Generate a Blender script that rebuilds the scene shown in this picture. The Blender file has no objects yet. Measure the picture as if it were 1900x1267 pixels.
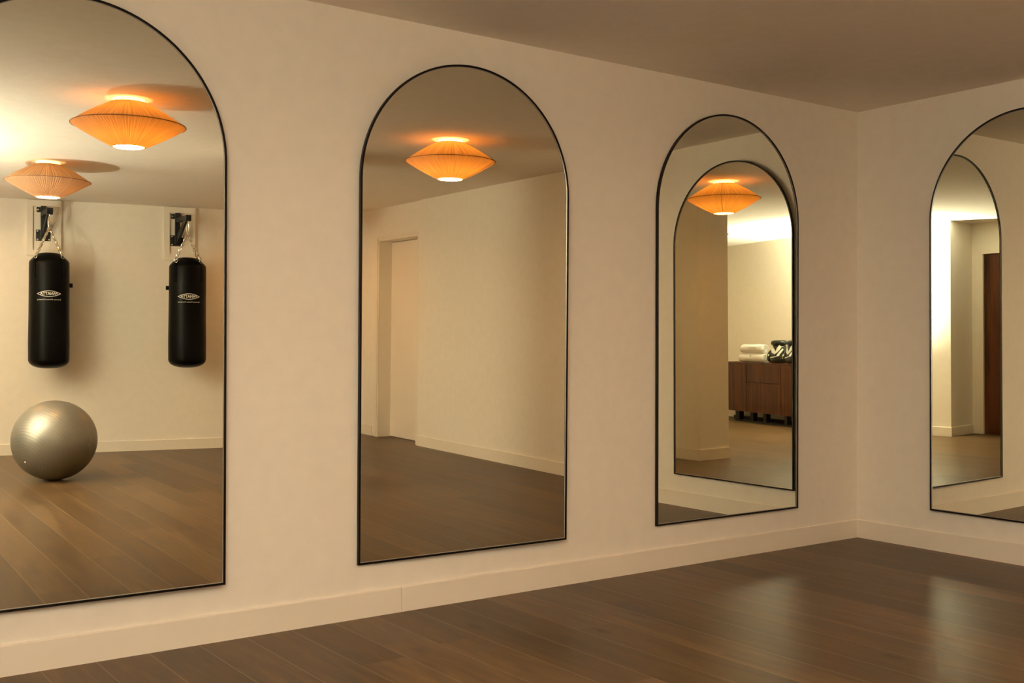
import bpy, bmesh, math, random
from mathutils import Vector, Matrix
random.seed(7)
R = math.radians
PI = math.pi
sc = bpy.context.scene
COL = sc.collection
H = 2.5                                   # room height

# ------------------------------------------------------------------ camera
F_PX, CX, CY, CZ = 2012.34, -5.3887, -3.9902, 1.1292
YAW, PIT, ROL = 0.9454, 0.0025, 0.0024
fw = Vector((math.cos(YAW)*math.cos(PIT), math.sin(YAW)*math.cos(PIT), math.sin(PIT)))
rt = Vector((math.sin(YAW), -math.cos(YAW), 0)); up = rt.cross(fw)
rt2 = rt*math.cos(ROL)+up*math.sin(ROL); up2 = -rt*math.sin(ROL)+up*math.cos(ROL)
cd = bpy.data.cameras.new('camera'); cam = bpy.data.objects.new('camera', cd); COL.objects.link(cam)
cd.sensor_width = 36; cd.lens = F_PX*36/1900; cd.clip_start = 0.05; cd.clip_end = 60
m = Matrix.Identity(4)
for i in range(3):
    m[i][0] = rt2[i]; m[i][1] = up2[i]; m[i][2] = -fw[i]; m[i][3] = (CX, CY, CZ)[i]
cam.matrix_world = m
sc.camera = cam

# ------------------------------------------------------------------ world, exposure
w = bpy.data.worlds.new('world'); sc.world = w; w.use_nodes = True
w.node_tree.nodes['Background'].inputs[0].default_value = (1.0, .72, .5, 1)
w.node_tree.nodes['Background'].inputs[1].default_value = 0.02
vs = sc.view_settings
vs.view_transform = 'Standard'; vs.look = 'None'; vs.gamma = 1; vs.use_curve_mapping = False
vs.exposure = -0.14
sc.cycles.use_denoising = True
sc.cycles.max_bounces = 14; sc.cycles.diffuse_bounces = 6; sc.cycles.glossy_bounces = 8; sc.cycles.transmission_bounces = 4
sc.cycles.caustics_reflective = False; sc.cycles.caustics_refractive = False
sc.cycles.sample_clamp_indirect = 6.0

# photographer's upward lamp on the floor stand beside the camera: it lights the ceiling
for (nm, en, size, bl) in (('bounce_light', 2300, 112, .95), ('bounce_spill', 430, 179, .85)):
    ld = bpy.data.lights.new(nm, 'SPOT'); ld.energy = en; ld.color = (1.0, .975, .89)
    ld.spot_size = R(size); ld.spot_blend = bl; ld.shadow_soft_size = 0.05
    lo = bpy.data.objects.new(nm, ld); COL.objects.link(lo); lo.location = (-5.66, -4.0, 0.85)
    lo.rotation_euler = Vector((-.24, -.30, 1.65)).to_track_quat('-Z', 'Y').to_euler()
LAMP_COL = (1.0, .50, .19)
LAMP_W = 6.3           # bulb inside each shade
DISC_E = 118.0           # radiance of the lit lower disc

# ------------------------------------------------------------------ helpers
def link(o, parent=None):
    COL.objects.link(o)
    if parent is not None: o.parent = parent
    return o
def obj(name, bm, mat, parent=None, smooth=False):
    bmesh.ops.recalc_face_normals(bm, faces=bm.faces)
    me = bpy.data.meshes.new(name); bm.to_mesh(me); bm.free()
    if smooth:
        for p in me.polygons: p.use_smooth = True
        me.set_sharp_from_angle(angle=R(35))
    if mat is not None: me.materials.append(mat)
    return link(bpy.data.objects.new(name, me), parent)
def thing(name, label, cat, loc=(0, 0, 0), rotz=0, group=None):
    o = bpy.data.objects.new(name, None); link(o)
    o.empty_display_size = .1
    o.location = loc; o.rotation_euler = (0, 0, rotz); tag(o, label, cat, group)
    return o
def tag(o, label, cat, group=None):
    o['label'] = label; o['category'] = cat
    if group: o['group'] = group
    return o
def struct(o):
    o['kind'] = 'structure'; return o
def copy_tree(o, parent=None):
    c = o.copy(); COL.objects.link(c)
    if parent is not None: c.parent = parent
    for ch in list(o.children): copy_tree(ch, c)
    return c
def box(bm, x0, x1, y0, y1, z0, z1, mat=None, bevel=0):
    r = bmesh.ops.create_cube(bm, size=1)
    vv = r['verts']
    for v in vv: v.co = Vector((x0+(v.co.x+.5)*(x1-x0), y0+(v.co.y+.5)*(y1-y0), z0+(v.co.z+.5)*(z1-z0)))
    if bevel:
        es = list({e for v in vv for e in v.link_edges})
        bmesh.ops.bevel(bm, geom=es, offset=bevel, segments=2, affect='EDGES', profile=.6)
    elif mat is not None:
        for v in vv: v.co = mat @ v.co
    return vv
def NB(): return bmesh.new()
def boxes(*L, bevel=0):
    bm = NB()
    for b in L: box(bm, *b, bevel=bevel)
    return bm
def prism(bm, pts, z0, z1):
    n = len(pts)
    a = [bm.verts.new((p[0], p[1], z0)) for p in pts]; b = [bm.verts.new((p[0], p[1], z1)) for p in pts]
    bm.faces.new(a[::-1]); bm.faces.new(b)
    for i in range(n):
        j = (i+1) % n; bm.faces.new((a[i], a[j], b[j], b[i]))
def lathe(bm, prof, n=48, fn=None, close=False):
    rings = []
    for (r, z) in prof:
        if r < 1e-6: rings.append([bm.verts.new((0, 0, z))]); continue
        ring = []
        for k in range(n):
            a = 2*PI*k/n; rr = r*(1+(fn(a, r, z) if fn else 0))
            ring.append(bm.verts.new((rr*math.cos(a), rr*math.sin(a), z)))
        rings.append(ring)
    for i in range(len(rings)-1):
        A, B = rings[i], rings[i+1]
        if len(A) == 1 and len(B) == 1: continue
        for k in range(n):
            j = (k+1) % n
            if len(A) == 1: bm.faces.new((A[0], B[k], B[j]))
            elif len(B) == 1: bm.faces.new((A[k], A[j], B[0]))
            else: bm.faces.new((A[k], A[j], B[j], B[k]))
    return rings
def tube(bm, pts, r, n=8, closed=False, caps=True):
    pts = [Vector(p) for p in pts]; N = len(pts); rings = []
    prev = None
    for i, p in enumerate(pts):
        if closed: t = pts[(i+1) % N]-pts[i-1]
        else: t = pts[min(i+1, N-1)]-pts[max(i-1, 0)]
        t.normalize()
        if prev is None:
            u = t.orthogonal().normalized()
        else:
            u = prev - t*prev.dot(t); u = u.normalized() if u.length > 1e-6 else t.orthogonal().normalized()
        prev = u; v = t.cross(u)
        rr = r[i] if isinstance(r, (list, tuple)) else r
        rings.append([bm.verts.new(p+(u*math.cos(2*PI*k/n)+v*math.sin(2*PI*k/n))*rr) for k in range(n)])
    for i in range(N if closed else N-1):
        A, B = rings[i], rings[(i+1) % N]
        for k in range(n): bm.faces.new((A[k], A[(k+1) % n], B[(k+1) % n], B[k]))
    if caps and not closed:
        bm.faces.new(rings[0][::-1]); bm.faces.new(rings[-1])

# ------------------------------------------------------------------ materials
def mat(name):
    m = bpy.data.materials.new(name); m.use_nodes = True
    nt = m.node_tree; b = nt.nodes['Principled BSDF']; return m, nt, b
def N(nt, t, **k):
    n = nt.nodes.new(t)
    for a, v in k.items():
        if a.startswith('i_'):
            key = a[2:]
            n.inputs[int(key) if key.isdigit() else key].default_value = v
        else: setattr(n, a, v)
    return n
def simple(name, col, rough=.5, metal=0, spec=.5, noise=0, scale=20, bump=0):
    m, nt, b = mat(name)
    b.inputs['Base Color'].default_value = (*col, 1); b.inputs['Roughness'].default_value = rough
    b.inputs['Metallic'].default_value = metal; b.inputs['Specular IOR Level'].default_value = spec
    tc = N(nt, 'ShaderNodeTexCoord'); nz = N(nt, 'ShaderNodeTexNoise', i_Scale=scale, i_Detail=4.0)
    nt.links.new(tc.outputs['Object'], nz.inputs['Vector'])
    if noise:
        mx = N(nt, 'ShaderNodeMix', data_type='RGBA'); mx.inputs[6].default_value = (*[c*(1-noise) for c in col], 1)
        mx.inputs[7].default_value = (*[min(1, c*(1+noise)) for c in col], 1)
        nt.links.new(nz.outputs['Fac'], mx.inputs[0]); nt.links.new(mx.outputs[2], b.inputs['Base Color'])
    if bump:
        bp = N(nt, 'ShaderNodeBump', i_Strength=bump, i_Distance=.004)
        nt.links.new(nz.outputs['Fac'], bp.inputs['Height']); nt.links.new(bp.outputs[0], b.inputs['Normal'])
    return m

def plaster(name, col, stain=(.80, .66, .42), rough=.75):
    m, nt, b = mat(name); L = nt.links.new
    tc = N(nt, 'ShaderNodeTexCoord')
    big = N(nt, 'ShaderNodeTexNoise', i_Scale=1.1, i_Detail=3.0, i_Roughness=.55)
    fine = N(nt, 'ShaderNodeTexNoise', i_Scale=70.0, i_Detail=3.0)
    mid = N(nt, 'ShaderNodeTexNoise', i_Scale=14.0, i_Detail=4.0)
    for n in (big, fine, mid): L(tc.outputs['Object'], n.inputs['Vector'])
    cr = N(nt, 'ShaderNodeValToRGB'); cr.color_ramp.elements[0].position = .60; cr.color_ramp.elements[1].position = .82
    L(big.outputs['Fac'], cr.inputs[0])
    mx = N(nt, 'ShaderNodeMix', data_type='RGBA'); mx.inputs[6].default_value = (*col, 1); mx.inputs[7].default_value = (*stain, 1)
    ml = N(nt, 'ShaderNodeMath', operation='MULTIPLY'); ml.inputs[1].default_value = .35; L(cr.outputs[0], ml.inputs[0]); L(ml.outputs[0], mx.inputs[0])
    mx2 = N(nt, 'ShaderNodeMix', data_type='RGBA', blend_type='MULTIPLY'); mx2.inputs[0].default_value = 1
    mr = N(nt, 'ShaderNodeMapRange'); mr.inputs[3].default_value = .94; mr.inputs[4].default_value = 1.04; L(mid.outputs['Fac'], mr.inputs[0])
    L(mx.outputs[2], mx2.inputs[6]); L(mr.outputs[0], mx2.inputs[7]); L(mx2.outputs[2], b.inputs['Base Color'])
    bp = N(nt, 'ShaderNodeBump', i_Strength=.18, i_Distance=.002); L(fine.outputs['Fac'], bp.inputs['Height'])
    bp2 = N(nt, 'ShaderNodeBump', i_Strength=.25, i_Distance=.006); L(mid.outputs['Fac'], bp2.inputs['Height']); L(bp.outputs[0], bp2.inputs['Normal'])
    L(bp2.outputs[0], b.inputs['Normal'])
    b.inputs['Roughness'].default_value = rough; b.inputs['Specular IOR Level'].default_value = .25
    return m

def floor_mat():
    m, nt, b = mat('oak_floor'); L = nt.links.new
    def M(op, a=None, bb=None, c=None):
        n = N(nt, 'ShaderNodeMath', operation=op)
        for i, x in enumerate((a, bb, c)):
            if x is None: continue
            if isinstance(x, (int, float)): n.inputs[i].default_value = x
            else: L(x, n.inputs[i])
        return n.outputs[0]
    tc = N(nt, 'ShaderNodeTexCoord'); sp = N(nt, 'ShaderNodeSeparateXYZ'); L(tc.outputs['Object'], sp.inputs[0])
    X, Y = sp.outputs[0], sp.outputs[1]
    PWD = .1855
    xr = M('DIVIDE', M('ADD', X, 3.402+PWD*40), PWD)
    row = M('FLOOR', xr); fx = M('FRACT', xr)
    wn = N(nt, 'ShaderNodeTexWhiteNoise', noise_dimensions='1D'); L(row, wn.inputs['W'])
    yo = M('ADD', M('ADD', Y, 40), M('MULTIPLY', wn.outputs['Value'], 2.1))
    yr = M('DIVIDE', yo, 2.1); seg = M('FLOOR', yr); fy = M('FRACT', yr)
    cid = N(nt, 'ShaderNodeCombineXYZ'); L(row, cid.inputs[0]); L(seg, cid.inputs[1])
    wn2 = N(nt, 'ShaderNodeTexWhiteNoise', noise_dimensions='3D'); L(cid.outputs[0], wn2.inputs['Vector'])
    # distance to seam in metres
    dx = M('MULTIPLY', M('MINIMUM', fx, M('SUBTRACT', 1.0, fx)), PWD)
    dy = M('MULTIPLY', M('MINIMUM', fy, M('SUBTRACT', 1.0, fy)), 2.1)
    seam = M('SUBTRACT', 1.0, M('SMOOTH_MIN', M('DIVIDE', dx, .0026), 1.0, .2)); seam = M('MAXIMUM', seam, 0.0)
    seamy = M('MAXIMUM', M('SUBTRACT', 1.0, M('DIVIDE', dy, .0016)), 0.0)
    # grain
    off = N(nt, 'ShaderNodeVectorMath', operation='SCALE'); L(wn2.outputs['Color'], off.inputs[0]); off.inputs['Scale'].default_value = 17
    va = N(nt, 'ShaderNodeVectorMath', operation='ADD'); L(tc.outputs['Object'], va.inputs[0]); L(off.outputs[0], va.inputs[1])
    mp = N(nt, 'ShaderNodeMapping'); mp.inputs['Scale'].default_value = (9, 1.1, 9); L(va.outputs[0], mp.inputs[0])
    g1 = N(nt, 'ShaderNodeTexNoise', i_Scale=1.3, i_Detail=5.0, i_Roughness=.6, i_Distortion=.9); L(mp.outputs[0], g1.inputs['Vector'])
    mp2 = N(nt, 'ShaderNodeMapping'); mp2.inputs['Scale'].default_value = (60, 3, 60); L(va.outputs[0], mp2.inputs[0])
    g2 = N(nt, 'ShaderNodeTexNoise', i_Scale=1.6, i_Detail=4.0); L(mp2.outputs[0], g2.inputs['Vector'])
    kn = N(nt, 'ShaderNodeTexVoronoi', i_Scale=1.0); mp3 = N(nt, 'ShaderNodeMapping'); mp3.inputs['Scale'].default_value = (3.2, 1.3, 1); L(va.outputs[0], mp3.inputs[0]); L(mp3.outputs[0], kn.inputs['Vector'])
    knot = M('MAXIMUM', M('SUBTRACT', 1.0, M('DIVIDE', kn.outputs['Distance'], .10)), 0.0)
    cr = N(nt, 'ShaderNodeValToRGB'); e = cr.color_ramp.elements
    e[0].position = .28; e[0].color = (.054, .030, .0140, 1); e[1].position = .76; e[1].color = (.148, .088, .039, 1)
    L(g1.outputs['Fac'], cr.inputs[0])
    tone = M('ADD', .76, M('MULTIPLY', wn2.outputs['Value'], .44))
    tone = M('MULTIPLY', tone, M('ADD', .84, M('MULTIPLY', g2.outputs['Fac'], .32)))
    tone = M('MULTIPLY', tone, M('SUBTRACT', 1.0, M('MULTIPLY', knot, .55)))
    mx = N(nt, 'ShaderNodeMix', data_type='RGBA', blend_type='MULTIPLY'); mx.inputs[0].default_value = 1
    L(cr.outputs[0], mx.inputs[6]); L(tone, mx.inputs[7])
    sm = N(nt, 'ShaderNodeMix', data_type='RGBA'); sm.inputs[7].default_value = (.27, .185, .105, 1)  # glint of the seams painted in as a lighter brown
    L(M('MULTIPLY', seam, .8), sm.inputs[0]); L(mx.outputs[2], sm.inputs[6])
    sm2 = N(nt, 'ShaderNodeMix', data_type='RGBA'); sm2.inputs[7].default_value = (.03, .02, .012, 1)
    L(M('MULTIPLY', seamy, .7), sm2.inputs[0]); L(sm.outputs[2], sm2.inputs[6])
    L(sm2.outputs[2], b.inputs['Base Color'])
    rg = M('ADD', .26, M('MULTIPLY', g1.outputs['Fac'], .16)); L(rg, b.inputs['Roughness'])
    b.inputs['IOR'].default_value = 1.165
    hgt = M('SUBTRACT', M('MULTIPLY', g2.outputs['Fac'], .35), M('MULTIPLY', seam, .6))
    bp = N(nt, 'ShaderNodeBump', i_Strength=.35, i_Distance=.0015); L(hgt, bp.inputs['Height']); L(bp.outputs[0], b.inputs['Normal'])
    return m

def walnut(name, axis='z'):
    m, nt, b = mat(name); L = nt.links.new
    tc = N(nt, 'ShaderNodeTexCoord'); oi = N(nt, 'ShaderNodeObjectInfo'); sc_ = N(nt, 'ShaderNodeVectorMath', operation='MULTIPLY_ADD'); cb = N(nt, 'ShaderNodeCombineXYZ')
    for i in range(3): L(oi.outputs['Random'], cb.inputs[i])
    L(cb.outputs[0], sc_.inputs[0]); sc_.inputs[1].default_value = (7, 7, 7); L(tc.outputs['Object'], sc_.inputs[2])
    mp = N(nt, 'ShaderNodeMapping'); mp.inputs['Scale'].default_value = (22, 22, 1.2); L(sc_.outputs[0], mp.inputs[0])
    n1 = N(nt, 'ShaderNodeTexNoise', i_Scale=1.0, i_Detail=6.0, i_Roughness=.65, i_Distortion=.5); L(mp.outputs[0], n1.inputs['Vector'])
    cr = N(nt, 'ShaderNodeValToRGB'); e = cr.color_ramp.elements
    e[0].position = .30; e[0].color = (.026, .0075, .0028, 1); e[1].position = .72; e[1].color = (.145, .046, .0155, 1)
    L(n1.outputs['Fac'], cr.inputs[0]); L(cr.outputs[0], b.inputs['Base Color'])
    b.inputs['Roughness'].default_value = .45; b.inputs['Specular IOR Level'].default_value = .2
    return m

def fabric_shade():
    m = bpy.data.materials.new('pleated_linen'); m.use_nodes = True; nt = m.node_tree; nt.nodes.clear(); L = nt.links.new
    out = N(nt, 'ShaderNodeOutputMaterial'); tc = N(nt, 'ShaderNodeTexCoord'); sp = N(nt, 'ShaderNodeSeparateXYZ'); L(tc.outputs['Object'], sp.inputs[0])
    at = N(nt, 'ShaderNodeMath', operation='ARCTAN2'); L(sp.outputs[1], at.inputs[0]); L(sp.outputs[0], at.inputs[1])
    cx = N(nt, 'ShaderNodeCombineXYZ'); L(at.outputs[0], cx.inputs[0])
    zz = N(nt, 'ShaderNodeMath', operation='MULTIPLY'); zz.inputs[1].default_value = .12; L(sp.outputs[2], zz.inputs[0]); L(zz.outputs[0], cx.inputs[1])
    n1 = N(nt, 'ShaderNodeTexNoise', i_Scale=46.0, i_Detail=2.0); L(cx.outputs[0], n1.inputs['Vector'])
    cr = N(nt, 'ShaderNodeValToRGB'); e = cr.color_ramp.elements; e[0].position = .30; e[0].color = (.66, .62, .56, 1); e[1].position = .60; e[1].color = (1, 1, 1, 1)
    L(n1.outputs['Fac'], cr.inputs[0])
    # the cloth is gathered, so denser, towards the small rings
    ln = N(nt, 'ShaderNodeVectorMath', operation='LENGTH'); xy = N(nt, 'ShaderNodeCombineXYZ'); L(sp.outputs[0], xy.inputs[0]); L(sp.outputs[1], xy.inputs[1]); L(xy.outputs[0], ln.inputs[0])
    dn = N(nt, 'ShaderNodeMapRange', interpolation_type='SMOOTHSTEP'); dn.inputs[1].default_value = .08; dn.inputs[2].default_value = .20; dn.inputs[3].default_value = .50; dn.inputs[4].default_value = 1.0; L(ln.outputs['Value'], dn.inputs[0])
    def tint(c, dens=False):
        if dens:
            y = N(nt, 'ShaderNodeMix', data_type='RGBA', blend_type='MULTIPLY'); y.inputs[0].default_value = 1; L(cr.outputs[0], y.inputs[6]); L(dn.outputs[0], y.inputs[7])
            x = N(nt, 'ShaderNodeMix', data_type='RGBA', blend_type='MULTIPLY'); x.inputs[0].default_value = 1; x.inputs[6].default_value = (*c, 1); L(y.outputs[2], x.inputs[7]); return x.outputs[2]
        x = N(nt, 'ShaderNodeMix', data_type='RGBA', blend_type='MULTIPLY'); x.inputs[0].default_value = 1; x.inputs[6].default_value = (*c, 1); L(cr.outputs[0], x.inputs[7]); return x.outputs[2]
    d = N(nt, 'ShaderNodeBsdfDiffuse'); L(tint((.50, .385, .26)), d.inputs[0])
    t = N(nt, 'ShaderNodeBsdfTranslucent'); L(tint((.88, .50, .13), True), t.inputs[0])
    a = N(nt, 'ShaderNodeMixShader'); a.inputs[0].default_value = .42; L(d.outputs[0], a.inputs[1]); L(t.outputs[0], a.inputs[2]); L(a.outputs[0], out.inputs[0])
    return m
def emit(name, col, s):
    m = bpy.data.materials.new(name); m.use_nodes = True; nt = m.node_tree; b = nt.nodes['Principled BSDF']
    b.inputs['Base Color'].default_value = (.8, .75, .65, 1)
    b.inputs['Emission Color'].default_value = (*col, 1); b.inputs['Emission Strength'].default_value = s
    return m
def mirror_mat():
    m = bpy.data.materials.new('mirror_silver'); m.use_nodes = True; nt = m.node_tree; nt.nodes.clear()
    out = N(nt, 'ShaderNodeOutputMaterial'); g = N(nt, 'ShaderNodeBsdfGlossy'); g.inputs['Color'].default_value = (.90, .915, .80, 1)
    g.inputs['Roughness'].default_value = 0.0; nt.links.new(g.outputs[0], out.inputs[0]); return m

M_WALL = plaster('wall_plaster', (.86, .80, .69))
M_CEIL = plaster('ceiling_plaster', (.88, .81, .71), rough=.9)
M_TRIM = simple('painted_trim', (.82, .745, .62), .5, noise=.03, scale=6, bump=.05)
M_DOORW = simple('painted_door', (.83, .75, .63), .45, noise=.03, scale=3)
M_FLOOR = floor_mat()
M_WALNUT = walnut('walnut_veneer')
M_WALNUT2 = walnut('dark_walnut_door')
M_FRAME = simple('black_metal_frame', (.003, .0018, .0012), .4, .0, spec=.2, noise=.2, scale=60)
M_MIRROR = mirror_mat()
M_EDGE = simple('mirror_glass_edge', (.40, .38, .32), .3, .5)
M_SHADE = fabric_shade()
M_CORD = simple('shade_trim_cord', (.20, .09, .035), .8, noise=.2, scale=200)
M_DISC = emit('lit_diffuser', LAMP_COL, DISC_E)
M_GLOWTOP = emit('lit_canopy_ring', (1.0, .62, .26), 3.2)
M_CANOPY = simple('cream_canopy', (.8, .76, .68), .5)
M_LEATHER = simple('black_vinyl', (.003, .003, .0026), .36, spec=.06, noise=.3, scale=30, bump=.12)
M_PRINT = simple('white_print', (.72, .70, .62), .6)
M_BLACKMET = simple('black_powdercoat', (.008, .008, .008), .45, .2, noise=.3, scale=40)
M_CHROME = simple('chromed_steel', (.75, .70, .60), .22, 1.0)
M_TOWEL = simple('white_terry', (.80, .79, .74), .95, spec=.1, noise=.05, scale=120, bump=.6)
M_INK2 = simple('faded_ink', (.26, .25, .22), .8)
M_INK = simple('dark_ink', (.05, .055, .05), .8)
M_GBLACK = simple('glossy_black_leather', (.010, .014, .010), .22, noise=.3, scale=15)
M_GWHITE = simple('white_leather', (.74, .74, .64), .35, noise=.04, scale=15)
M_FOOT = simple('black_base_metal', (.010, .009, .008), .5, .1)

def ball_mat(axis):
    m, nt, b = mat('silver_ball_vinyl'); L = nt.links.new
    tc = N(nt, 'ShaderNodeTexCoord'); dt = N(nt, 'ShaderNodeVectorMath', operation='DOT_PRODUCT'); dt.inputs[1].default_value = axis
    nrm = N(nt, 'ShaderNodeVectorMath', operation='NORMALIZE'); L(tc.outputs['Object'], nrm.inputs[0]); L(nrm.outputs[0], dt.inputs[0])
    ac = N(nt, 'ShaderNodeMath', operation='ARCCOSINE'); L(dt.outputs['Value'], ac.inputs[0])
    mu = N(nt, 'ShaderNodeMath', operation='MULTIPLY'); mu.inputs[1].default_value = 13.0; L(ac.outputs[0], mu.inputs[0])
    fr = N(nt, 'ShaderNodeMath', operation='FRACT'); L(mu.outputs[0], fr.inputs[0])
    pk = N(nt, 'ShaderNodeMapRange', interpolation_type='SMOOTHSTEP'); pk.inputs[1].default_value = 0; pk.inputs[2].default_value = .14; L(fr.outputs[0], pk.inputs[0])
    ring = pk.outputs[0]
    nz = N(nt, 'ShaderNodeTexNoise', i_Scale=2.3, i_Detail=2.0); L(tc.outputs['Object'], nz.inputs['Vector'])
    bp = N(nt, 'ShaderNodeBump', i_Strength=.28, i_Distance=.0025); L(ring, bp.inputs['Height']); L(bp.outputs[0], b.inputs['Normal'])
    mx = N(nt, 'ShaderNodeMix', data_type='RGBA'); mx.inputs[6].default_value = (.235, .217, .183, 1); mx.inputs[7].default_value = (.275, .255, .215, 1)
    L(ring, mx.inputs[0]); L(mx.outputs[2], b.inputs['Base Color'])
    b.inputs['Metallic'].default_value = .70; b.inputs['Roughness'].default_value = .42
    return m

# ------------------------------------------------------------------ room shell
def yC(x): return -7.527+.1496*(x+3.5)                      # the wall with the bags
C0 = (-6.62, yC(-6.62)); C1 = (-1.30, yC(-1.30)); C2 = (.10, -7.42)
W1a, W1b, W2b = (-6.20, -3.115), (-6.03, -5.42), C0
RB = (-6.77, -3.18); RE = (-6.80, 0.0)
T = .18
def wall_strip(bm, a, b, z0=0, z1=H, t=T, flip=1):
    a, b = Vector(a), Vector(b); d = (b-a).normalized(); n = Vector((d.y, -d.x))*flip*t
    prism(bm, [a, b, b+n, a+n], z0, z1)
fl = NB(); box(fl, -7.05, .5, -8.25, .25, -.12, 0); struct(obj('floor', fl, M_FLOOR))
ce = NB(); box(ce, -7.05, .5, -8.25, .25, H, H+.12); struct(obj('ceiling', ce, M_CEIL))
bm = NB(); box(bm, -7.0, T, 0, T, 0, H); struct(obj('wall_left', bm, M_WALL))
# right wall with the mirror; beyond y=-5.76 it steps back 6 cm and holds the pale door
DX, DY0, DY1, DZ = .022, -6.735, -5.835, 2.148
bm = NB(); box(bm, 0, .34, -5.76, 0, 0, H); box(bm, DX, .34, -5.80, -5.76, 0, H)
box(bm, DX, .34, DY1, -5.80, 0, H); box(bm, DX, .34, DY0, DY1, DZ, H); box(bm, DX, .34, -7.6, DY0, 0, H)
struct(obj('wall_right', bm, M_WALL))
bm = NB(); prism(bm, [C0, C1, C2, (C2[0], -8.1), (-6.7, -8.2)], 0, H); struct(obj('wall_back', bm, M_WALL))
bm = NB()
prism(bm, [W1a, RB, (-6.98, -3.19), (-6.98, -8.15), (C0[0], C0[1]-.02), W1b], 0, H)
struct(obj('wall_end', bm, M_WALL))
# wall with the brown door, door opening cut out
BY0, BY1, BZ = -3.04, -2.13, 2.13
bm = NB()
for (ya, yb, za, zb) in ((-3.185, BY0, 0, H), (BY0, BY1, BZ, H), (BY1, 0, 0, H)): box(bm, -6.98, -6.775, ya, yb, za, zb)
struct(obj('wall_recess', bm, M_WALL))
# free-standing pillar
PX0, PX1, PY0, PY1 = -2.462, -2.062, -3.93, -3.42
bm = NB(); box(bm, PX0, PX1, PY0, PY1, 0, H); struct(obj('wall_pillar', bm, M_WALL))
HB, TB = .1058, .012
def skirting(name, pts, flip=1, h=HB, joints=()):
    bm = NB()
    for a, b in zip(pts[:-1], pts[1:]):
        a, b = Vector(a), Vector(b); d = (b-a).normalized(); n = Vector((d.y, -d.x))*flip*TB
        e = d*TB*.0
        v = [a-e, b+e, b+e+n, a-e+n]
        lo_ = [bm.verts.new((p.x, p.y, 0.0)) for p in v]
        mid = [bm.verts.new((p.x, p.y, h-.003)) for p in v]
        top = [bm.verts.new((p.x, p.y, h)) for p in (a-e, b+e, b+e+n*.7, a-e+n*.7)]
        for A, B in ((lo_, mid), (mid, top)):
            for i in range(4): j = (i+1) % 4; bm.faces.new((A[i], A[j], B[j], B[i]))
        bm.faces.new(top); bm.faces.new(lo_[::-1])
    return struct(obj(name, bm, M_TRIM))
JX = -3.086                                                  # joint between the two lengths on the left wall
skirting('baseboard_left', [(-6.79, 0), (JX-.0008, 0)], 1)
skirting('baseboard_left', [(JX+.0008, 0), (-TB, 0)], 1)
skirting('baseboard_right', [(0, 0), (0, -5.757)], 1)
skirting('baseboard_right', [(DX, -6.88), (DX, -7.40)], 1)
skirting('baseboard_back', [(C1[0], C1[1]), (C0[0]+.02, C0[1]+.003)], 1)
skirting('baseboard_back', [C2, C1], 1)
skirting('baseboard_end', [W2b, W1b, (W1a[0], W1a[1]+TB)], 1)
skirting('baseboard_recess', [(W1a[0]+TB, W1a[1]), RB], 1)
bm = NB()
box(bm, PX0-TB, PX1+TB, PY0-TB, PY1+TB, 0, HB-.003); 
box(bm, PX0-TB*.7, PX1+TB*.7, PY0-TB*.7, PY1+TB*.7, HB-.003, HB); struct(obj('baseboard_pillar', bm, M_TRIM))

# pale door in the right wall
d1 = bpy.data.objects.new('door_1', None); link(d1); struct(d1); d1.location = (DX+.11, (DY0+DY1)/2, 0)
def loc(o, root):  # keep world placement under a placed root
    o.location = o.location-root.location if False else o.location
    o.matrix_parent_inverse = Matrix.Translation(-root.location)
bm = boxes((DX+.150, DX+.190, DY0+.004, DY1-.004, .006, 2.135)); o = obj('door_leaf', bm, M_DOORW, d1, ); loc(o, d1)
bm = boxes((DX-.012, DX, DY0-.078, DY0-.02, 0, DZ+.052), (DX-.012, DX, DY1+.012, DY1+.070, 0, DZ+.052), (DX-.012, DX, DY0-.02, DY1+.02, DZ+.02, DZ+.052),
           (DX-.004, DX+.002, DY0-.02, DY0, 0, DZ+.02), (DX-.004, DX+.002, DY1, DY1+.02, 0, DZ+.02), (DX-.004, DX+.002, DY0, DY1, DZ, DZ+.02))
o = obj('door_casing', bm, M_TRIM, d1); loc(o, d1)
bm = boxes((DX+.002, .33, DY0-.002, DY0+.004, 0, DZ), (DX+.002, .33, DY1-.004, DY1+.002, 0, DZ), (DX+.002, .33, DY0, DY1, DZ-.006, DZ+.002),
           (DX+.191, DX+.213, DY0, DY0+.016, 0, DZ), (DX+.191, DX+.213, DY1-.016, DY1, 0, DZ), (DX+.191, DX+.213, DY0, DY1, 2.12, DZ))
o = obj('door_jamb', bm, M_TRIM, d1); loc(o, d1)
# brown door
d2 = bpy.data.objects.new('door_2', None); link(d2); struct(d2); d2.location = (-6.78, (BY0+BY1)/2, 0)
bm = boxes((-6.83, -6.79, BY0+.003, BY1-.003, .006, BZ-.004)); o = obj('door_leaf', bm, M_WALNUT2, d2); loc(o, d2)
bm = boxes((-6.777, -6.765, BY0-.05, BY0, 0, BZ+.05), (-6.777, -6.765, BY1, BY1+.05, 0, BZ+.05), (-6.777, -6.765, BY0, BY1, BZ, BZ+.05))
o = obj('door_casing', bm, M_TRIM, d2); loc(o, d2)
bm = NB(); tube(bm, [(-6.79, BY1-.07, 1.02), (-6.745, BY1-.07, 1.02), (-6.738, BY1-.078, 1.02), (-6.738, BY1-.19, 1.02)], .009, 10)
o = obj('door_handle', bm, M_BLACKMET, d2, True); loc(o, d2)

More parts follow.
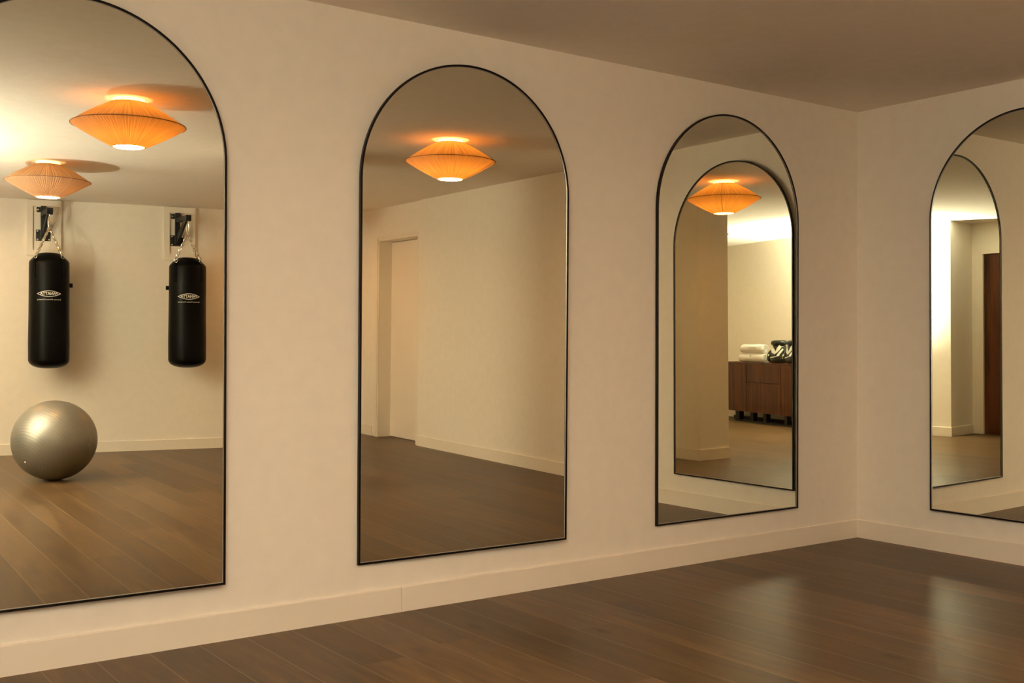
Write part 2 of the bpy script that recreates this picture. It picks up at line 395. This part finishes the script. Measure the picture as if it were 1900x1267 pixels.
# ------------------------------------------------------------------ arched mirrors
MW, MZ0, MZ1 = 1.0689, .2209, 2.3444
def arch(off, n=64):
    r = MW/2-off; zs = MZ1-MW/2-(MZ0+MZ1)/2; zb = MZ0+off-(MZ0+MZ1)/2
    pts = [(-r, zb), (r, zb)]
    for k in range(n+1):
        a = PI*k/n; pts.append((r*math.cos(a), zs+r*math.sin(a)))
    return pts
def mirror(c, n, label):
    n = Vector(n).normalized(); upv = (Vector((0, 0, 1))-n*n.z).normalized(); right = upv.cross(n)
    root = thing('arched_mirror', label, 'mirror', group='arched wall mirrors')
    mm = Matrix.Identity(4)
    for i in range(3): mm[i][0] = right[i]; mm[i][1] = n[i]; mm[i][2] = upv[i]; mm[i][3] = c[i]
    # local: x right, y towards the room, z up
    if mm.to_3x3().determinant() < 0:
        for i in range(3): mm[i][0] = -right[i]
    root.matrix_world = mm
    FD, BD, FW = .006, -.009, .0085
    # frame
    bm = NB(); A = arch(0); B = arch(FW); K = len(A)
    def ringv(P, y): return [bm.verts.new((p[0], y, p[1])) for p in P]
    o0, o1, i0, i1 = ringv(A, BD), ringv(A, FD), ringv(B, BD), ringv(B, FD)
    for k in range(K):
        j = (k+1) % K
        bm.faces.new((o0[k], o0[j], o1[j], o1[k])); bm.faces.new((o1[k], o1[j], i1[j], i1[k]))
        bm.faces.new((i1[k], i1[j], i0[j], i0[k])); bm.faces.new((i0[k], i0[j], o0[j], o0[k]))
    obj('frame', bm, M_FRAME, root)
    # polished glass edge line just inside the frame
    bm = NB(); A2 = arch(FW-.0005); B2 = arch(FW+.0024)
    a0 = [bm.verts.new((p[0], .0026, p[1])) for p in A2]; b0 = [bm.verts.new((p[0], .0006, p[1])) for p in B2]
    for k in range(K):
        j = (k+1) % K; bm.faces.new((a0[k], a0[j], b0[j], b0[k]))
    obj('glass_edge', bm, M_EDGE, root)
    bm = NB(); P = arch(FW-.001); f0 = [bm.verts.new((p[0], 0, p[1])) for p in P]; f1 = [bm.verts.new((p[0], -.005, p[1])) for p in P]
    bm.faces.new(f0); bm.faces.new(f1[::-1])
    for k in range(K): j = (k+1) % K; bm.faces.new((f0[k], f1[k], f1[j], f0[j]))
    obj('glass', bm, M_MIRROR, root)
    return root
zc = (MZ0+MZ1)/2
def nA(a, b): a, b = R(a), R(b); return (math.sin(b), -math.cos(b)*math.cos(a), -math.sin(a))
def nB(a, b): a, b = R(a), R(b); return (-math.cos(b)*math.cos(a), math.sin(b), -math.sin(a))
mirror((-4.4026, -.029, zc), nA(.143, -1.432), 'arched black-framed mirror reflecting two punching bags and a silver ball')
mirror((-2.7603, -.036, zc), nA(.479, -1.567), 'arched black-framed mirror reflecting one ceiling lamp and a pale door')
mirror((-1.0899, -.016, zc), nA(.005, -.287), 'arched black-framed mirror nearest left of the corner, reflecting a walnut sideboard')
mirror((-.023, -1.0306, zc), nB(.337, -.358), 'arched black-framed mirror on the right-hand wall, cut by the picture edge')

# ------------------------------------------------------------------ ceiling lamps
def make_lamp(label):
    t = thing('ceiling_lamp', label, 'lamp', group='pleated drum-less ceiling lamps')
    t['group'] = 'pleated double-cone ceiling lamps'
    # local z = 0 at the ceiling
    zt, zr, zb_ = -.026, -.150, -.272
    rt_, rr_, rb_ = .104, .310, .088
    rnd = random.Random(3); ph = [rnd.uniform(-1, 1) for _ in range(6)]
    NP = 110
    def pleat(a, r, z):
        return (.0022/max(r, .05))*math.sin(NP*a+ph[0]*2*math.sin(3*a))*min(1.0, (rr_-r)/.03+.15)
    def coneprof(ra, za, rb, zb, k=8, rnd_=0.0):
        out = []
        for i in range(k+1):
            s = i/k; out.append((ra+(rb-ra)*s, za+(zb-za)*s - 0.010*math.sin(PI*s)*rnd_))
        return out
    bm = NB(); lathe(bm, coneprof(rt_, zt, rr_, zr, 10, -.6), 660, pleat)
    obj('upper_shade', bm, M_SHADE, t, True)
    bm = NB(); lathe(bm, coneprof(rr_, zr-.0005, rb_, zb_, 12, .5), 660, pleat)
    obj('lower_shade', bm, M_SHADE, t, True)
    def ring(name, r, z, w):
        bm = NB(); tube(bm, [(r*math.cos(2*PI*k/96), r*math.sin(2*PI*k/96), z) for k in range(96)], w, 6, closed=True); obj(name, bm, M_CORD, t, True)
    ring('rim_cord', rr_+.001, zr, .0026); ring('top_ring', rt_, zt, .0022); ring('bottom_ring', rb_, zb_, .0022)
    a = R(40); bm = NB()
    def P(r, z): return ((r+.0035)*math.cos(a), (r+.0035)*math.sin(a), z)
    tube(bm, [P(r, z) for r, z in coneprof(rt_, zt, rr_, zr, 10, -.6)], .0020, 6)
    tube(bm, [P(r, z) for r, z in coneprof(rr_, zr, rb_, zb_, 12, .5)], .0020, 6)
    obj('seam', bm, M_CORD, t, True)
    bm = NB(); lathe(bm, [(0, zb_+.006), (.083, zb_+.006), (.084, zb_+.001), (.080, zb_-.0015), (0, zb_-.002)], 48)
    obj('diffuser', bm, M_DISC, t, True)
    bm = NB(); lathe(bm, [(0, zb_+.0075), (.086, zb_+.0075), (.086, zb_+.0095), (0, zb_+.0095)], 48); obj('disc_shield', bm, M_CANOPY, t, True)  # unseen plate added to stop the disc lighting the shade from inside
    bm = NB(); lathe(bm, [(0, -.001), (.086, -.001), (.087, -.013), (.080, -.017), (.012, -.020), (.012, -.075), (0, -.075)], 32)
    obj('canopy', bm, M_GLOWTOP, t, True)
    bm = NB(); 
    for k in range(3):
        b_ = 2*PI*k/3+.3; tube(bm, [(.010*math.cos(b_), .010*math.sin(b_), -.065), (rt_*math.cos(b_), rt_*math.sin(b_), zt)], .0015, 6)
    obj('spider', bm, M_CANOPY, t)
    l = bpy.data.lights.new('bulb', 'POINT'); l.energy = LAMP_W; l.color = LAMP_COL; l.shadow_soft_size = .028
    lo = bpy.data.objects.new('bulb', l); link(lo, t); lo.location = (0, 0, -.125)
    return t
L1 = make_lamp('orange-glowing pleated ceiling lamp, largest and topmost in the leftmost mirror')
L1.location = (-3.672, -2.362, H)
L1.rotation_euler.z = R(-110)
lamps = [(-1.479, -2.505, 'orange-glowing pleated ceiling lamp with a vertical seam, alone in the second mirror'),
         (-3.645, -4.985, 'beige, dimmer pleated ceiling lamp hanging in front of the punching bag wall'),
         (-4.20, -6.70, 'pleated ceiling lamp out of view, throwing the warm glow on the bag wall'),
         (-1.00, -6.55, 'pleated ceiling lamp out of view beside the pale door')]
for (x, y, lb) in lamps:
    c = copy_tree(L1); c.location = (x, y, H); c['label'] = lb; c.rotation_euler.z = R(-125) if x < -3 else 0
    if (x, y) == (-3.645, -4.985):
        for ch in c.children:
            if ch.type == 'LIGHT': ch.data = ch.data.copy(); ch.data.energy = LAMP_W*.16

# ------------------------------------------------------------------ bag wall: boards, brackets, bags
ang = math.atan(.1496)                                       # direction of the bag wall
dC = Vector((math.cos(ang), math.sin(ang), 0)); nC = Vector((-math.sin(ang), math.cos(ang), 0))
def make_board(x, label):
    t = thing('mounting_board', label, 'board', (x, yC(x), 0), ang, group='pale boards behind the bag brackets')
    # local x along wall, +y into the room; board spans z 1.95..2.49
    x0, x1, z0, z1 = -.158, .152, 1.95, 2.495
    L_, T_, Rr, B_ = .054, .062, .020, .06
    obj('rim', boxes((x0, x0+L_, 0.0, .034, z0, z1), (x1-Rr, x1, 0.0, .034, z0, z1), (x0+L_, x1-Rr, 0.0, .034, z1-T_, z1), (x0+L_, x1-Rr, 0.0, .034, z0, z0+B_)), M_TRIM, t)
    obj('panel', boxes((x0+L_, x1-Rr, .001, .014, z0+B_, z1-T_)), M_TRIM, t)
    return t
XB1, XB2 = -3.246, -1.975
b1 = make_board(XB1, 'pale painted board behind the leftmost bag bracket')
b2 = copy_tree(b1); b2.location = (XB2, yC(XB2), 0); b2['label'] = 'pale painted board behind the bag bracket nearer the mirror edge'
ARM = .355
def make_bracket(x, tip, label):
    base = Vector((x, yC(x), 0))
    t = thing('bag_bracket', label, 'bracket', base, ang, group='black wall brackets for punching bags')
    y0 = .0145
    piv = Vector((0, y0+.026, 0))
    lt = Matrix.Rotation(-ang, 3, 'Z') @ (Vector((tip[0], tip[1], 0))-base) - piv
    ARM = lt.length; swing = math.atan2(-lt.x, lt.y)
    SW = Matrix.Translation(piv) @ Matrix.Rotation(swing, 4, 'Z')
    def sw(bm):
        for v in bm.verts: v.co = SW @ v.co
        return bm
    obj('lower_plate', boxes((-.066, .066, y0, y0+.006, 2.095, 2.205), bevel=.002), M_BLACKMET, t)
    obj('upper_plate', boxes((-.060, .040, y0, y0+.006, 2.375, 2.425), bevel=.002), M_BLACKMET, t)
    bm = NB(); box(bm, -.024, .024, y0+.006, y0+.046, 2.11, 2.435, bevel=.003); obj('post', bm, M_BLACKMET, t)
    for (bx, bz) in ((-.052, 2.192), (.052, 2.192), (-.052, 2.108), (.052, 2.108), (-.048, 2.40)):
        bm = NB(); r = bmesh.ops.create_cone(bm, segments=12, radius1=.008, radius2=.006, depth=.007, cap_ends=True)
        for v in r['verts']: v.co = Vector((bx+v.co.x, y0+.0095+v.co.z*-1, bz+v.co.y))
        obj('bolt', bm, M_CHROME, t)
    bm = NB(); box(bm, -.022, .022, .012, ARM+.020, 2.335, 2.383, bevel=.002); obj('arm', sw(bm), M_BLACKMET, t)
    bm = NB(); box(bm, -.027, .027, ARM-.028, ARM+.028, 2.325, 2.385, bevel=.003); obj('end_cap', sw(bm), M_BLACKMET, t)
    # diagonal gusset from the foot of the post to the arm
    bm = NB(); P = [(-.012, .018, 2.125), (-.012, .018, 2.21), (-.012, ARM-.09, 2.337), (-.012, ARM-.022, 2.337)]
    a = [bm.verts.new(p) for p in P]; b = [bm.verts.new((p[0]+.024, p[1], p[2])) for p in P]
    bm.faces.new(a); bm.faces.new(b[::-1])
    for i in range(4): j = (i+1) % 4; bm.faces.new((a[i], b[i], b[j], a[j]))
    obj('brace', sw(bm), M_BLACKMET, t)
    bm = NB(); tube(bm, [(.0, ARM, 2.327), (0, ARM, 2.306)], .005, 8)
    obj('eye_bolt', sw(bm), M_CHROME, t)
    return t
TIP1, TIP2 = (-3.260, -7.140), (-1.995, -6.948)
make_bracket(-3.256, TIP1, 'black steel wall bracket holding the leftmost punching bag')
make_bracket(-2.003, TIP2, 'black steel wall bracket holding the punching bag nearer the mirror edge')

def text_mesh(body, size, font_scale_x=1.0, offset=0.0):
    cu = bpy.data.curves.new('txt', 'FONT'); cu.body = body; cu.size = size; cu.align_x = 'CENTER'; cu.align_y = 'CENTER'; cu.offset = offset
    o = bpy.data.objects.new('txt', cu); COL.objects.link(o)
    dg = bpy.context.evaluated_depsgraph_get(); dg.update()
    me = bpy.data.meshes.new_from_object(o.evaluated_get(dg))
    bm = NB(); bm.from_mesh(me)
    bpy.data.objects.remove(o); bpy.data.curves.remove(cu); bpy.data.meshes.remove(me)
    for v in bm.verts: v.co.x *= font_scale_x
    return bm
BR = .183
def make_bag(label, tip, face, yaw_tab):
    t = thing('punching_bag', label, 'punching bag', (0, 0, 0), 0, group='hanging black punching bags')
    t.location = (tip[0], tip[1], 0)
    z0, z1 = .852, 1.955
    prof = [(0, z0)]
    for k in range(1, 11):
        a = PI/2*k/10; prof.append(((BR)*math.sin(a)**.75, z0+.085*(1-math.cos(a))))
    prof += [(BR+.002, 1.10), (BR-.001, 1.35), (BR-.002, 1.60), (BR-.003, 1.82), (BR-.004, 1.862), (BR-.010, 1.878), (BR-.045, 1.915), (BR-.080, 1.944), (BR-.092, 1.950), (.05, 1.957), (0, 1.958)]
    def wob(a, r, z): return .006*math.sin(2*a+z*3)+.004*math.sin(3*a-z*7)+.003*math.sin(5*a+z*11)
    bm = NB(); lathe(bm, prof, 72, wob); obj('body', bm, M_LEATHER, t, True)
    hook = Vector((0, 0, 2.20))
    for k in range(4):
        a = face+PI/4+k*PI/2
        u = Vector((math.cos(a), math.sin(a), 0)); s = Vector((-math.sin(a), math.cos(a), 0))
        # webbing strap stitched on the side
        bm = NB(); rows = []
        for (r_, z_) in ((BR+.004, 1.70), (BR+.005, 1.80), (BR+.003, 1.868), (BR-.006, 1.893), (BR-.030, 1.916)):
            rows.append([bm.verts.new(u*(r_+e)+s*q+Vector((0, 0, z_))) for (q, e) in ((-.016, 0), (.016, 0), (.016, -.012), (-.016, -.012))])
        for A, B in zip(rows[:-1], rows[1:]):
            for i in range(4): j = (i+1) % 4; bm.faces.new((A[i], A[j], B[j], B[i]))
        bm.faces.new(rows[0][::-1]); bm.faces.new(rows[-1])
        obj('strap', bm, M_LEATHER, t)
        dr = u*(BR-.018)+Vector((0, 0, 1.912))
        bm = NB(); tube(bm, [dr+s*(.016*math.cos(q))+Vector((0, 0, .018*math.sin(q)))+u*-.008*math.sin(q) for q in [2*PI*i/16 for i in range(16)]], .0028, 6, closed=True)
        obj('ring', bm, M_CHROME, t, True)
        # chain
        A = dr+Vector((0, 0, .016)); B = hook; d = B-A; n = 11; bm = NB()
        for i in range(n):
            c = A+d*((i+.5)/n); dn = d.normalized(); p1 = dn.orthogonal().normalized(); p2 = dn.cross(p1)
            if i % 2: p1 = p2
            hl = d.length/n*.70
            tube(bm, [c+dn*(hl*math.cos(q))+p1*(.0105*math.sin(q)) for q in [2*PI*j/12 for j in range(12)]], .0034, 5, closed=True)
        obj('chain', bm, M_CHROME, t, True)
    bm = NB(); tube(bm, [(.011*math.sin(q), 0, 2.255+.052*math.cos(q)) for q in [2*PI*i/20 for i in range(20)]], .0042, 8, closed=True)
    obj('carabiner', bm, M_CHROME, t, True)
    # pull tab on the side
    u = Vector((math.cos(yaw_tab), math.sin(yaw_tab), 0)); s = Vector((-u.y, u.x, 0))
    bm = NB(); P = [u*r_+s*q+Vector((0, 0, z_)) for z_ in (1.628, 1.668) for (r_, q) in ((BR-.01, -.012), (BR+.026, -.012), (BR+.026, .012), (BR-.01, .012))]
    v = [bm.verts.new(p) for p in P]; 
    for f in ((3, 2, 1, 0), (4, 5, 6, 7), (0, 1, 5, 4), (1, 2, 6, 5), (2, 3, 7, 6), (3, 0, 4, 7)): bm.faces.new([v[i] for i in f])
    obj('pull_tab', bm, M_LEATHER, t)
    # printed logo wrapped on the cylinder, centred on the angle «face»
    rr = BR+.0045
    def wrap(bm, zc_):
        for v in bm.verts:
            a = face+v.co.x/rr; z = zc_+v.co.y; q = rr*(1+wob(a, 0, z)); v.co = Vector((q*math.cos(a), q*math.sin(a), z))
    bm = NB(); n = 48; Wd, Hd, th = .112, .0305, .0046
    def lens(w_, h_): return [(w_*(-1+2*i/n), h_*(1-(abs(-1+2*i/n))**1.75)) for i in range(n+1)]
    o_, i_ = lens(Wd, Hd), lens(Wd-.013, Hd-th)
    for sg in (1, -1):
        A = [bm.verts.new((p[0], sg*p[1], 0)) for p in o_]; B = [bm.verts.new((p[0], sg*p[1], 0)) for p in i_]
        for k in range(n): bm.faces.new((A[k], A[k+1], B[k+1], B[k]))
    bmesh.ops.remove_doubles(bm, verts=bm.verts, dist=1e-5)
    tm = text_mesh('PANATTA', .0430, 1.0, .0010)
    tmp = bpy.data.meshes.new('t'); w_ = max(v.co.x for v in tm.verts)
    for v in tm.verts: v.co.x *= .079/w_; v.co.y *= 1.0-.42*min(1, (abs(v.co.x)/.079)**2)
    tm.to_mesh(tmp); tm.free(); bm.from_mesh(tmp)
    bmesh.ops.triangulate(bm, faces=bm.faces); wrap(bm, 1.560)
    obj('logo', bm, M_PRINT, t)
    tm = text_mesh('Business Fitness Company', .0165, 1.0, .0001); 
    w_ = max(v.co.x for v in tm.verts)
    for v in tm.verts: v.co.x *= .110/w_
    bmesh.ops.triangulate(tm, faces=tm.faces); wrap(tm, 1.505)
    obj('lettering', tm, M_PRINT, t)
    return t
make_bag('black punching bag at far left, above the silver ball', TIP1, R(100), R(12))
make_bag('black punching bag nearer the mirror edge, brown light on its right side', TIP2, R(110)+R(-8), R(190))

# ------------------------------------------------------------------ exercise ball
AX = Vector((-.744, .482, -.4625)).normalized()
bt = thing('exercise_ball', 'large silver-grey ridged exercise ball on the floor below the punching bags', 'exercise ball', (-3.523, -5.362, 0))
bm = NB(); bmesh.ops.create_uvsphere(bm, u_segments=96, v_segments=64, radius=.325)
for v in bm.verts:
    v.co.z *= .985; v.co.z += .325*.985
    if v.co.z < .004: v.co.z = .0
def shift(bm, dz):
    for v in bm.verts: v.co.z += dz
shift(bm, -.32)
ballo = obj('skin', bm, ball_mat(AX), bt, True); ballo.location = (0, 0, .32)
bm = NB(); c = AX*.324+Vector((0, 0, .322)); r = bmesh.ops.create_uvsphere(bm, u_segments=12, v_segments=8, radius=.0075)
for v in bm.verts: v.co += c
obj('valve_plug', bm, M_PRINT, bt, True)
TD = Vector((.715, .693, -.087)).normalized(); tu = Vector((0, 0, 1)); ts = tu.cross(TD).normalized(); tu = TD.cross(ts)
tm = text_mesh('\u2227\nGYM BALL\n65', .028, 1.0)
for v in tm.verts:
    a, b_ = v.co.y*-1.0, v.co.x
    q = (TD*.326+ts*(a)*1.0+tu*(-b_)).normalized(); v.co = q*.3262+Vector((0, 0, .3205)); 
obj('print', tm, simple('grey_print', (.42, .39, .33), .6), bt)

# ------------------------------------------------------------------ sideboard, towels, gloves
w2d = (Vector((*W1b, 0))-Vector((*W2b, 0))).normalized()     # along the end wall, towards +y
w2n = Vector((w2d.y, -w2d.x, 0))                            # into the room (+x)
aW = math.atan2(w2d.y, w2d.x)
def front_at(y, off):                                       # point at given y, off from the wall
    s = (y-w2n.y*off-W2b[1])/w2d.y; return Vector((*W2b, 0))+w2d*s+w2n*off
DEP = .43; Zt, Zb = .815, .145
o0 = front_at(-6.41, .0)
sb = thing('sideboard', 'dark walnut sideboard on a black base against the end wall', 'cabinet', (o0.x, o0.y, 0), aW)
# local x along wall (to +y world), local -y is into the room
U0, U1, U2, U3 = -.62, .178, .970, 1.45
def sbx(name, b, mt, par=sb, bevel=0): return obj(name, boxes(*b, bevel=bevel), mt, par)
sbx('body', [(U0, U3, -DEP+.021, -.016, Zb, Zt-.02)], M_WALNUT)
sbx('top', [(U0, U3, -DEP, -.016, Zt-.02, Zt)], M_WALNUT)
g = .0040; zs = .550
sbx('door', [(U0, U1-g, -DEP, -DEP+.020, Zb, Zt-.0225)], M_WALNUT)
sbx('drawer', [(U1+g, U2-g, -DEP, -DEP+.020, zs+g, Zt-.0225)], M_WALNUT)
sbx('drawer', [(U1+g, U2-g, -DEP, -DEP+.020, Zb, zs-g)], M_WALNUT)
sbx('door', [(U2+g, U3, -DEP, -DEP+.020, Zb, Zt-.0225)], M_WALNUT)
for (lx, lw) in [(-.11, .10), (.235, .07), (.535, .07), (1.0, .06), (1.38, .06)]: sbx('leg', [(lx-lw/2, lx+lw/2, -DEP+.05, -DEP+.12, .02, Zb)], M_FOOT)
sbx('plinth_rail', [(-.16, U3-.04, -DEP+.045, -DEP+.125, 0, .022)], M_FOOT)
sbx('back_strip', [(U0+.02, U3-.04, -.12, -.05, 0, .040)], M_FOOT)  # low black strip on the floor under the back
def towel(label, cx, cz, L, r, sq, txt, txt_a, txt_x, yoff=0):
    t = thing('rolled_towel', label, 'towel', group='white rolled towels on the sideboard')
    p = o0+w2d*cx+w2n*(DEP-r-.02-yoff); t.location = (p.x, p.y, cz-r*sq); t.rotation_euler = (0, 0, aW)
    bm = NB(); n = 40; rings = []
    rr0 = random.Random(len(txt)+3)
    K = 14
    for i in range(K+1):
        s = i/K; x = -L/2+L*s; e = min(s, 1-s)*K; k = 1-.05*max(0, 1-e)**2 - (.0)
        ring = []
        for j in range(n):
            a = 2*PI*j/n; q = r*k*(1+.025*math.sin(2*a+s*5)+.012*math.sin(5*a+i*.7))
            ring.append(bm.verts.new((x+.004*math.sin(3*a), q*math.cos(a)*1.05, r*sq+q*math.sin(a)*sq)))
        rings.append(ring)
    for A, B in zip(rings[:-1], rings[1:]):
        for k in range(n): bm.faces.new((A[k], A[(k+1) % n], B[(k+1) % n], B[k]))
    for ring, sg in ((rings[0], -1), (rings[-1], 1)):         # spiral-ish recessed end
        prev = ring
        for (f, dx) in ((.86, .006), (.80, -.006), (.62, .004), (.55, -.006), (.34, .004), (.26, -.004)):
            cc = Vector((sg*L/2, 0, r*sq)); nr = [bm.verts.new(((v.co.x*0+sg*(L/2+dx)), v.co.y*f, r*sq+(v.co.z-r*sq)*f)) for v in ring]
            for k in range(n): bm.faces.new((prev[k], prev[(k+1) % n], nr[(k+1) % n], nr[k]))
            prev = nr
        bm.faces.new(prev)
    obj('roll', bm, M_TOWEL, t, True)
    bm = NB(); tube(bm, [(-L/2+.01, r*.30, r*sq*1.93), (L/2-.012, r*.28, r*sq*1.94)], .0028, 5); obj('hem', bm, M_TOWEL, t)
    tm = text_mesh(*txt); 
    for v in tm.verts:
        a = PI+ -(v.co.y)/r + R(txt_a); v.co = Vector((v.co.x+txt_x, (r*1.05+.004)*math.cos(a), r*sq+(r+.004)*math.sin(a)*sq))
        v.co.y = v.co.y
    obj('mark', tm, M_INK if len(txt[0]) == 1 else M_INK2, t)
    return t
towel('white rolled towel with a small dark tick mark, lower of the stacked pair', .250, Zt+.0652, .56, .064, .96, ('\u2713', .060, 1.0, .001), -30, .0)
towel('white rolled towel with a faint line of lettering, upper of the stacked pair', .255, Zt+.1270+.0635, .50, .060, 1.0, ('LE SPORTING', .029, 1.2, .0), -14, .04)

def glove(label, p, rz, flip=1):
    t = thing('boxing_glove', label, 'boxing glove', (p.x, p.y, Zt+.001), rz, group='black and white boxing gloves on the sideboard')
    t.scale = (1.22, 1.12, 1.03)
    def blob(name, secs, mt, n=28, mod=None):
        bm = NB(); rings = []
        for (cx, cy, cz, ax, ay) in secs:
            rings.append([bm.verts.new((cx+ax*math.copysign(abs(math.cos(a))**.85, math.cos(a)), cy+ay*math.copysign(abs(math.sin(a))**.85, math.sin(a)), cz)) for a in [2*PI*k/n for k in range(n)]])
        for A, B in zip(rings[:-1], rings[1:]):
            for k in range(n): bm.faces.new((A[k], A[(k+1) % n], B[(k+1) % n], B[k]))
        bm.faces.new(rings[0][::-1]); bm.faces.new(rings[-1])
        o = obj(name, bm, mt, t, True); md = o.modifiers.new('s', 'SUBSURF'); md.levels = 1; md.render_levels = 1
        return o
    # fist down on the top, cuff up; local -y is the side that is seen
    S = [(0, 0, .0, .092, .064), (0, -.004, .012, .114, .082), (0, -.006, .05, .120, .090), (0, -.004, .095, .115, .087), (0, 0, .14, .106, .080), (.004, .002, .18, .096, .074), (.006, .004, .215, .088, .070), (.006, .004, .24, .085, .068)]
    blob('mitt', S, M_GBLACK)
    blob('cuff', [(.006, .004, .230, .084, .066), (.006, .004, .240, .094, .076), (.008, .004, .262, .098, .080), (.010, .004, .286, .090, .074), (.012, .004, .298, .070, .056)], M_GBLACK)
    blob('thumb', [(-.062*flip, -.060, .02, .022, .022), (-.066*flip, -.072, .04, .034, .030), (-.064*flip, -.076, .09, .036, .030), (-.054*flip, -.068, .14, .031, .026), (-.04*flip, -.058, .175, .020, .016)], M_GBLACK, 16)
    blob('white_mark', [(-.082*flip, -.094, .055, .003, .006), (-.083*flip, -.098, .065, .006, .009), (-.080*flip, -.098, .105, .006, .009), (-.078*flip, -.093, .118, .003, .006)], M_GWHITE, 10)
    blob('white_mark', [(-.052*flip, -.100, .092, .004, .006), (-.052*flip, -.103, .100, .009, .008), (-.050*flip, -.100, .112, .008, .007), (-.049*flip, -.096, .118, .004, .005)], M_GWHITE, 10)
    # surface point of the mitt for the white panels
    def surf(a, z, e=.004):
        for s0, s1 in zip(S[:-1], S[1:]):
            if s0[2] <= z <= s1[2]:
                q = (z-s0[2])/(s1[2]-s0[2]); cx, cy, _, ax, ay = [s0[i]*(1-q)+s1[i]*q for i in range(5)]
                break
        else: cx, cy, _, ax, ay = S[-1]
        return Vector((cx+(ax+e)*math.copysign(abs(math.cos(a))**.85, math.cos(a)), cy+(ay+e)*math.copysign(abs(math.sin(a))**.85, math.sin(a)), z))
    def strip(name, path, wdt, mt):                          # path of (angle deg, z), width list in m
        bm = NB(); L_, R_ = [], []
        sub = []
        for (p0, p1, w0, w1) in zip(path[:-1], path[1:], wdt[:-1], wdt[1:]):
            for k in range(6): q = k/6; sub.append((p0[0]+(p1[0]-p0[0])*q, p0[1]+(p1[1]-p0[1])*q, w0+(w1-w0)*q))
        sub.append((*path[-1], wdt[-1]))
        for i, (a, z, w_) in enumerate(sub):
            j = min(i+1, len(sub)-1); h = max(i-1, 0)
            da, dz = (sub[j][0]-sub[h][0])*R(1)*.09, sub[j][1]-sub[h][1]; l = math.hypot(da, dz) or 1
            na, nz = -dz/l, da/l
            cols = []
            for s in (-1, -.5, 0, .5, 1):
                cols.append(bm.verts.new(surf(R(a)+na*w_*s/.09, max(.002, z+nz*w_*s), .0045-.002*abs(s))))
            if L_: 
                for k in range(4): bm.faces.new((L_[k], L_[k+1], cols[k+1], cols[k]))
            L_ = cols
        return obj(name, bm, mt, t, True)
    f = -90
    strip('white_panel', [(f-62, .232), (f-30, .205), (f+2, .150), (f+14, .118)], [.022, .034, .020, .004], M_GWHITE)
    strip('white_panel', [(f+52, .225), (f+34, .185), (f+16, .130)], [.020, .022, .008], M_GWHITE)
    strip('white_panel', [(f+74, .185), (f+52, .145), (f+30, .098)], [.011, .013, .010], M_GWHITE)
    strip('white_stripe', [(f-34, .158), (f-44, .118)], [.006, .008], M_GWHITE)
    strip('white_mark', [(f-74, .105), (f-72, .060)], [.006, .007], M_GWHITE)
    strip('white_mark', [(f-50, .078), (f-28, .072)], [.008, .007], M_GWHITE)
    strip('white_mark', [(f-12, .072), (f+20, .088), (f+46, .102)], [.007, .004, .004], M_GWHITE)
    return t
glove('black boxing glove with white chevron panels, right beside the rolled towels', o0+w2d*.725+w2n*(DEP-.14), aW+R(6))
glove('black boxing glove with white chevron panels, farther from the towels', o0+w2d*1.045+w2n*(DEP-.15), aW+R(-14), 1)
